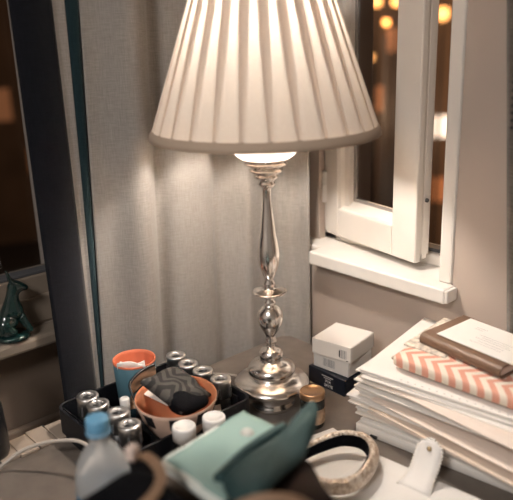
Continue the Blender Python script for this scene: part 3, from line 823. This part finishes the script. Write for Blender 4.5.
# brown notebook
nb = tag(empty('notebook', (.580, -.138, ZT2+.0300), R(-7)), 'brown leather notebook lying on the zigzag pouch', 'notebook')
nb.rotation_euler = (R(2.0), 0, R(-7))
W_, D_ = .160, .112
bm = bmesh.new()     # cover: back board, rounded spine at the front, top board
sec = [(D_, 0), (.010, 0)]
for i in range(9):
    a = R(-90-180*i/8); sec.append((.010+.010*math.cos(a), .0105+.0105*math.sin(a)))
sec += [(D_, .021), (D_, .0185), (.010, .0185)]
for i in range(9):
    a = R(90+180*i/8); sec.append((.010+.0075*math.cos(a), .0105+.008*math.sin(a)))
sec += [(D_, .0025)]
va = [bm.verts.new((0, y, zz)) for y, zz in sec]; vb = [bm.verts.new((W_, y, zz)) for y, zz in sec]
for i in range(len(sec)):
    j = (i+1) % len(sec); bm.faces.new((va[i], va[j], vb[j], vb[i]))
bm.faces.new(va); bm.faces.new(vb)
from_bm('leather_cover', bm, M['brownbook'], nb)
box('page_block', (.004, .0045, .0027), (W_-.003, D_-.005, .0183), M['pages'], nb, .002)
cd = tag(empty('white_card', (.604, -.1245, ZT2+.0528), R(-6)), 'white printed card lying on the brown notebook', 'card')
cd.rotation_euler = (R(2.0), 0, R(-6))
box('card_sheet', (0, 0, 0), (.148, .088, .0016), M['plain_paper'], cd, .0004)
bm = bmesh.new()
for k, (x0, y0, L) in enumerate(((.030, .066, .022), (.030, .060, .016), (.052, .046, .060), (.060, .040, .050), (.052, .034, .064), (.062, .026, .048), (.052, .019, .058))):
    x = x0
    while x < x0+L:
        w = random.uniform(.002, .006); bm_box(bm, (x, y0, .0016), (min(x+w, x0+L), y0+.0012, .0018)); x += w+.0012
o = from_bm('printed_lines', bm, M['grey_ink'], cd)

# ------------------------------------------------------------------ desk foreground, right: paper, white pouch, headband
pap = tag(slab('paper_sheet', [(.487, -.250, DESK+.0012), (.474, -.320, DESK+.0012), (.590, -.470, DESK+.0012), (.690, -.420, DESK+.0012), (.640, -.262, DESK+.0012), (.570, -.262, DESK+.0012)], .0008, M['plain_paper']), 'white paper sheet on the desk under the sequinned headband', 'paper')
wp = tag(empty('white_pouch', (.70, -.36, DESK)), 'white felt pouch with beaded snap tab in the right foreground', 'pouch')
ZP = DESK+.009
o = slab('pouch_body', [(.590, -.266, ZP), (.800, -.244, ZP), (.850, -.30, ZP), (.840, -.47, ZP), (.670, -.475, ZP), (.600, -.40, ZP)], .0075, M['pouch'], wp, .003); rel(o, wp)
# tab: curls up from the pouch
bm = bmesh.new()
a0 = Vector((.693, -.300, ZP+.0005)); dirv = Vector((-.12, 1, 0)).normalized(); sd = Vector((1, .12, 0)).normalized()
rows_ = []; edge_pts = {-1: [], 1: []}; NT = 12
for i in range(NT+1):
    t_ = i/NT; up_ = .058*t_**1.6; fw = .072*t_*(1-.25*t_)
    c = a0+dirv*fw+Vector((0, 0, up_))
    wdt = .0205*(1 if t_ < .8 else math.sqrt(max(.02, 1-((t_-.8)/.2)**2)))*(1.25-.25*min(1, t_*3))
    rows_.append([bm.verts.new(c+sd*wdt*q) for q in (-1, -.5, 0, .5, 1)])
    for q in (-1, 1): edge_pts[q].append(c+sd*wdt*q)
for a, b in zip(rows_, rows_[1:]):
    for i in range(4): bm.faces.new((a[i], a[i+1], b[i+1], b[i]))
tab = from_bm('snap_tab', bm, M['pouch'], wp, True); rel(tab, wp)
s = tab.modifiers.new('s', 'SOLIDIFY'); s.thickness = .004; s.offset = 0
bm = bmesh.new()
loop = edge_pts[-1]+list(reversed(edge_pts[1]))
acc = 0; prev = None
for p in catmull(loop, 10):
    if prev is None or (p-prev).length > .0048:
        bmesh.ops.create_icosphere(bm, subdivisions=2, radius=.0026, matrix=Matrix.Translation(p)); prev = p
o = from_bm('bead_trim', bm, M['pearl'], tab, True); o['kind'] = 'stuff'
c = a0+dirv*.072*.84*(1-.25*.84)+Vector((0, 0, .058*.84**1.6))
nv = Vector((.0, -.72, .69))
bm = bmesh.new(); bmesh.ops.create_cone(bm, cap_ends=True, segments=20, radius1=.0042, radius2=.003, depth=.004, matrix=Matrix.Translation(c+nv*.003) @ nv.to_track_quat('Z', 'Y').to_matrix().to_4x4())
from_bm('rivet', bm, M['brass'], tab, True)

hd = tag(empty('headband', (.59, -.345, DESK)), 'beige sequinned headband with black velvet lining on the white paper', 'headband')
hpth = catmull([(.530, -.372, .7735), (.536, -.335, .7765), (.552, -.298, .780), (.585, -.284, .782), (.617, -.302, .782), (.638, -.342, .781), (.640, -.378, .779), (.620, -.402, .776), (.598, -.405, .774)], 8)
sec = [(.0105*math.cos(2*math.pi*i/14)*(1 if math.cos(2*math.pi*i/14) > 0 else .55), .0145*math.sin(2*math.pi*i/14)) for i in range(14)]
def hs(t_): return .72+.28*math.sin(math.pi*t_)**.6
# side vector s = t x up: for this clockwise path the positive side faces inward
o = sweep('sequin_band', [p+Vector((0, 0, .0015)) for p in hpth], [(-x, y) for x, y in sec], M['seq'], hd, scale=hs); rel(o, hd)
o = sweep('velvet_lining', hpth, [(.0046, -.0105), (.0064, -.0105), (.0064, .0105), (.0046, .0105)], M['blackfab'], hd, smooth=False, scale=hs); rel(o, hd)

# ------------------------------------------------------------------ foreground, left: bottle, bags, mint pouch
bt = tag(empty('water_bottle', (.488, -.690, DESK-.006+.0065)), 'clear plastic water bottle with sky blue cap, left foreground', 'bottle')
bt.scale = (1, 1, .955)
def plastic_mat():
    m, t, b = new_mat('clear_bottle_plastic')
    b.inputs['Base Color'].default_value = (.93, .94, .94, 1); b.inputs['Roughness'].default_value = .12
    b.inputs['Transmission Weight'].default_value = .68; b.inputs['IOR'].default_value = 1.12
    return m
M['plastic'] = plastic_mat()
lathe('bottle_body', [(.028, 0), (.034, .004), (.0365, .012), (.0365, .062), (.0352, .066), (.0365, .070), (.0365, .112), (.0362, .124), (.0345, .138), (.0300, .154), (.0225, .168), (.0150, .178), (.0128, .182), (.0128, .194), (.0150, .196), (.0150, .199), (.0120, .200), (.0120, .206)], M['plastic'], bt, 40)
lathe('label', [(.0370, .066), (.0370, .112)], M['bluelabel'], bt, 40, caps=False)
lathe('cap', [(.0148, .198), (.0150, .1985), (.0150, .214), (.0142, .2165), (.0125, .2175), (0, .2175)], M['bluecap'], bt, 40)
lathe('neck_ring', [(.0150, .1940), (.0160, .1945), (.0160, .1970), (.0150, .1975)], M['bluecap'], bt, 32, caps=False)

def bag(name, label, c, size, m, cat='bag', **k):
    r = tag(empty(name, (c[0], c[1], DESK)), label, cat)
    o = soft_box('bag_body', c, size, m, r, **k); rel(o, r)
    return r
bb = bag('black_bag', 'black fabric bag in front of the water bottle', (.672, -.764, .857), (.150, .138, .212), M['blackfab'], p=6, seed=2, rz=R(5), wob=.004)
o = sweep('tan_strap', catmull([(.588, -.694, .945), (.604, -.696, .962), (.634, -.699, .967), (.661, -.709, .968), (.680, -.730, .968), (.692, -.765, .967), (.698, -.81, .96)], 6), [(-.006, -.0015), (.006, -.0015), (.006, .0015), (-.006, .0015)], M['tan'], bb, smooth=False); rel(o, bb)
o = soft_box('strap_buckle', (.592, -.702, .962), (.012, .015, .017), M['pages'], bb, p=6, wob=0, rz=R(20)); rel(o, bb)
sp = bag('suede_bag', 'olive brown suede bag between black bag and mint pouch', (.592, -.612, .821), (.110, .100, .140), M['suede'], seed=5, rz=R(20), wob=.006)
br = bag('leather_bag', 'dark brown leather bag with tan rolled handle at bottom centre', (.716, -.592, .8440), (.118, .120, .186), M['brownbag'], seed=9, rz=R(-27), wob=.003, p=4.5)
arc = catmull([(.735, -.690, .930), (.760, -.692, .972), (.783, -.678, .990), (.803, -.654, .988), (.812, -.630, .962), (.795, -.615, .905)], 8)
o = sweep('rolled_handle', arc, circ(.0055, 10), M['tan'], br); rel(o, br)

mp_ = tag(empty('mint_pouch', (.64, -.56, .90)), 'open mint green felt pouch with dark petrol flap, lower centre', 'pouch')
m1, m2, m3, m4 = Vector((.583, -.655, .920)), Vector((.540, -.494, .903)), Vector((.632, -.488, .903)), Vector((.713, -.670, .940))
def quad_cloth(name, cs, th, m, parent, n=14, wob=.003, seed=0, belly=0.0):
    bm = bmesh.new(); g = []
    for i in range(n+1):
        row = []
        for j in range(n+1):
            u, v = i/n, j/n
            p = cs[0].lerp(cs[3], u).lerp(cs[1].lerp(cs[2], u), v)
            p = p+Vector((0, 0, wob*noise.noise(Vector((u*3+seed, v*3, seed)))+belly*math.sin(math.pi*u)*math.sin(math.pi*v)))
            row.append(bm.verts.new(p))
        g.append(row)
    for a, b in zip(g, g[1:]):
        for j in range(n): bm.faces.new((a[j], a[j+1], b[j+1], b[j]))
    o = from_bm(name, bm, m, parent, True); rel(o, parent)
    s = o.modifiers.new('s', 'SOLIDIFY'); s.thickness = th; s.offset = 0
    return o
quad_cloth('mint_panel', [m1, m2, m3, m4], .010, M['mint'], mp_, belly=.006, seed=3)
ctr = (m1+m2+m3+m4)/4
trim_pts = [p+Vector((0, 0, -.001)) for p in (m2.lerp(m1, .35), m2.lerp(m1, .7), m1.lerp(ctr, .02), m1.lerp(m4, .3), m1.lerp(m4, .7), m4)]
o = sweep('pale_trim', catmull(trim_pts, 6), circ(.0065, 10), M['mintedge'], mp_); rel(o, mp_)
f = [Vector(p) for p in ((.682, -.645, .945), (.655, -.577, .934), (.634, -.502, .926), (.640, -.464, .950), (.660, -.469, .953), (.695, -.512, .945), (.726, -.577, .952), (.760, -.670, .970))]
bm = bmesh.new()
cen = sum(f, Vector())/8+Vector((0, 0, .004)); lp = catmull(f, 5, True)
vv = [bm.verts.new(q) for q in lp]; vm = [bm.verts.new(q.lerp(cen, .35)+Vector((0, 0, .002+.004*math.sin(i*.6)))) for i, q in enumerate(lp)]; c_ = bm.verts.new(cen)
for i in range(len(vv)):
    j = (i+1) % len(vv); bm.faces.new((vv[i], vv[j], vm[j], vm[i])); bm.faces.new((vm[i], vm[j], c_))
fl = from_bm('petrol_flap', bm, M['dgreen'], mp_, True); rel(fl, mp_)
sf = fl.modifiers.new('s', 'SOLIDIFY'); sf.thickness = .009; sf.offset = -1
o = sweep('flap_hem', catmull([f[0]+Vector((-.004, -.002, -.002)), f[1]+Vector((-.006, 0, .001)), f[2]+Vector((-.003, 0, 0))], 6), circ(.0065, 8), M['dgreen'], mp_); rel(o, mp_)
bm = bmesh.new(); bmesh.ops.create_uvsphere(bm, u_segments=20, v_segments=10, radius=.009)
for v in bm.verts: v.co.z *= .35
o = from_bm('snap_button', bm, M['snap'], mp_, True); rel(o, mp_); o.location = (.604, -.541, .9215); o.rotation_euler = (R(8), R(14), 0)

# white cable arching over the left of the desk
cb = catmull([(.14, -.80, .7536), (.191, -.737, .7535), (.205, -.719, .765), (.215, -.697, .78), (.236, -.670, .793), (.261, -.647, .800), (.291, -.626, .802), (.330, -.622, .795), (.40, -.628, .772), (.44, -.626, .7545), (.48, -.625, .7537), (.525, -.625, .7537)], 8)
tag(sweep('white_cable', cb, circ(.0030, 10), M['cable']), 'white cable arching across the desk from the left edge to the bottle', 'cable')

# black bottle cut by the left edge
kb = tag(empty('black_flask', (.118+.034, -.720, DESK+.0005)), 'black rounded flask cut off by the left edge of the photo', 'flask')
lathe('flask_body', [(.020, 0), (.027, .004), (.0295, .014), (.0292, .05), (.0270, .09), (.0225, .125), (.017, .146), (.0135, .152), (.0135, .160), (0, .160)], M['black'], kb, 36)
lathe('flask_cap', [(.0150, .1605), (.0155, .162), (.0155, .184), (.013, .188), (0, .188)], M['black'], kb, 28)

# green figurine on the left sill
fg = tag(empty('figurine', (.031, -.612, .8935)), 'dark green glazed animal figurine on the left window sill', 'figurine')
def skin(name, joints, edges, m, parent, lvl=2):
    me = bpy.data.meshes.new(name); me.from_pydata([j[:3] for j in joints], edges, [])
    o = link(name, me, m, parent)
    sk = o.modifiers.new('skin', 'SKIN'); sk.use_smooth_shade = True
    for v, j in zip(me.skin_vertices[0].data, joints): v.radius = (j[3], j[3])
    me.skin_vertices[0].data[0].use_root = True
    ss = o.modifiers.new('sub', 'SUBSURF'); ss.levels = lvl; ss.render_levels = lvl
    return o
J = [(0, -.006, .026, .019), (0, .002, .046, .0155), (0, .006, .062, .0120), (0, .008, .074, .0095), (0, .012, .083, .0090), (0, .025, .080, .0064), (0, .033, .076, .0046),
     (.006, .007, .095, .0036), (.008, .004, .108, .0013), (-.006, .007, .095, .0036), (-.008, .004, .108, .0013),
     (.011, .014, .038, .0075), (.012, .022, .020, .0055), (.012, .027, .009, .0055), (-.011, .014, .038, .0075), (-.012, .022, .020, .0055), (-.012, .027, .009, .0055),
     (.013, -.010, .017, .0125), (.016, .006, .011, .0065), (-.013, -.010, .017, .0125), (-.016, .006, .011, .0065),
     (0, -.024, .018, .0075), (0, -.033, .014, .0055), (0, -.035, .030, .0030)]
E_ = [(0, 1), (1, 2), (2, 3), (3, 4), (4, 5), (5, 6), (4, 7), (7, 8), (4, 9), (9, 10), (1, 11), (11, 12), (12, 13), (1, 14), (14, 15), (15, 16), (0, 17), (17, 18), (0, 19), (19, 20), (0, 21), (21, 22), (22, 23)]
o = skin('animal_body', J, E_, M['figure'], fg)
lathe('plinth', [(.024, 0), (.027, .002), (.026, .006), (.024, .008), (0, .008)], M['figure'], fg, 32)
fg.scale = (1.05, 1.15, 1.18); fg.rotation_euler = (0, 0, R(-12))

# ------------------------------------------------------------------ the night outside
M['facade'] = mat('night_facade', (.16, .11, .08), .9, var=.3, scale=.35)
M['street'] = mat('street_asphalt', (.06, .055, .05), .8)
structure(box('ground', (-60, -40, -9.2), (20, 60, -9.0), M['street']))
lit = emit_mat('lit_window_warm', (1.0, .50, .18), 2.2); lit2 = emit_mat('lit_window_white', (1.0, .86, .70), 1.4); dim = emit_mat('lit_window_dim', (.8, .36, .17), .10)
CX, CY, CZ = 1.214, -1.045, 1.418
def building(name, label, c, rz, w, h, wins):
    r = tag(empty(name, (c[0], c[1], -9.0), rz), label, 'building')
    box('walls', (-w/2, 0, 0), (w/2, 8, h), M['facade'], r)
    box('roof_slab', (-w/2-.3, -.3, h), (w/2+.3, 8.3, h+.3), M['facade'], r)
    for (x, z, ww, hh, m) in wins:
        fr = box('building_window', (x-ww/2-.1, -.06, z-hh/2-.1), (x+ww/2+.1, .0, z+hh/2+.1), M['facade'], r)
        box('window_light', (x-ww/2, -.08, z-hh/2), (x+ww/2, -.061, z+hh/2), m, fr)
    return r
# local x runs left-right as seen from the room; direction through the right window ~ (-.59,.80)
D1 = 26
def far(dx, dy, D): return (CX+dx*D, CY+dy*D)
w_r = [(1.95, 6.9, .7, .75, lit2), (1.95, 4.6, .6, .9, dim), (-.4, 7.9, .8, .9, dim), (-3.2, 5.4, 1.2, 1.4, dim), (.35, 9.9, .7, .8, dim), (4.6, 9.3, .8, 1.2, dim), (-2.5, 8.8, 1, 1.4, dim), (4.6, 6, 1.1, 1.4, dim)]
building('town_house', 'dark facade with a bright window across the street, seen through the right window', far(-.62, .785, D1), R(36.5), 16, 15, w_r)
building('apartment_block', 'dim brown building seen through the left window', far(-.92, .39, 38), R(67), 15, 15, [(-1.2, 7.2, 1.6, 1.6, dim), (1.0, 4.3, 1.8, 1.3, dim), (-3.5, 5.0, 1.3, 1.5, dim), (3.8, 8.2, 1.2, 1.5, dim)])
def street_light(dirv, D, lab, rad=.11, st=60, col=(1, .44, .13)):
    p = Vector((CX, CY, CZ))+Vector(dirv)*D
    r = tag(empty('street_lamp', (p.x, p.y, -9.0)), lab, 'street lamp', 'street lamps outside')
    lathe('pole', [(.08, 0), (.05, p.z+9-.3), (0, p.z+9-.3)], M['black'], r, 10)
    bm = bmesh.new(); bmesh.ops.create_uvsphere(bm, u_segments=16, v_segments=10, radius=rad)
    o = from_bm('lamp_globe', bm, emit_mat('street_glow', col, st), r, True); o.location = (0, 0, p.z+9)
    lathe('lamp_hat', [(rad*.9, p.z+9+rad*.8), (.03, p.z+9+rad*1.6), (0, p.z+9+rad*1.7)], M['black'], r, 12)
    return r
street_light((-.632, .776, .030), 21, 'amber street lamp at the upper left of the sash pane', .14, 3.2)
street_light((-.635, .771, -.041), 23, 'amber street lamp low in the sash pane beside the shade', .11, 2.4)
street_light((-.621, .783, .003), 19, 'amber street lamp in the middle of the sash pane', .09, 2.2)
street_light((-.6105, .790, .0285), 20, 'amber street lamp near the right stile of the sash pane', .12, 2.6)
street_light((-.563, .827, .012), 22, 'amber street lamp seen in the gap beside the sash', .2, 2.8)

# ------------------------------------------------------------------ lights
def light(name, typ, loc, power, col, **k):
    d = bpy.data.lights.new(name, typ); d.energy = power; d.color = col
    for a, b in k.items(): setattr(d, a, b)
    o = bpy.data.objects.new(name, d); COL.objects.link(o); o.location = loc
    o['kind'] = 'helper'
    return o
# (the lamp's own bulb gives its light)
# the room's own ceiling fixture, behind and to the left of the photographer
cl = tag(empty('ceiling_lamp', (1.35, -2.3, H)), 'flat round ceiling lamp of the room, out of the photo', 'lamp')
lathe('lamp_housing', [(.26, 0), (.26, -.03), (.25, -.035), (0, -.035)], M['white_plastic'], cl, 40)
a = light('ceiling_light', 'AREA', (1.35, -2.3, H-.05), 46.0, (1, .95, .91), shape='DISK', size=.6)
light('street_light_glow', 'POINT', (-9.0, 12.0, 2.0), 2600.0, (1, .6, .34), shadow_soft_size=.3)
light('street_light_glow', 'POINT', (-15.0, 4.0, -2.0), 60.0, (1, .55, .28), shadow_soft_size=.3)
w = bpy.data.worlds.new('night'); SC.world = w; w.use_nodes = True
w.node_tree.nodes['Background'].inputs[0].default_value = (.012, .012, .018, 1); w.node_tree.nodes['Background'].inputs[1].default_value = .5

# ------------------------------------------------------------------ camera
cam = bpy.data.cameras.new('camera'); co = bpy.data.objects.new('camera', cam); COL.objects.link(co); SC.camera = co
cam.sensor_width = 36; cam.sensor_fit = 'HORIZONTAL'; cam.lens = 36*700/513
az, pit, rol = R(139), R(17.5), R(-1.9)
fh = Vector((math.cos(az), math.sin(az), 0)); rt = Vector((math.sin(az), -math.cos(az), 0)); zz = Vector((0, 0, 1))
fw = fh*math.cos(pit)-zz*math.sin(pit); up = fh*math.sin(pit)+zz*math.cos(pit)
r2 = rt*math.cos(rol)+up*math.sin(rol); u2 = up*math.cos(rol)-rt*math.sin(rol)
co.matrix_world = Matrix(((r2.x, u2.x, -fw.x, 1.214), (r2.y, u2.y, -fw.y, -1.045), (r2.z, u2.z, -fw.z, 1.418), (0, 0, 0, 1)))
cam.clip_start = .05; cam.clip_end = 200
cam.dof.use_dof = True; cam.dof.focus_distance = 1.28; cam.dof.aperture_fstop = 2.5
SC.view_settings.view_transform = 'Standard'; SC.view_settings.look = 'None'
SC.view_settings.gamma = 1; SC.view_settings.use_curve_mapping = False
SC.view_settings.exposure = 0.08
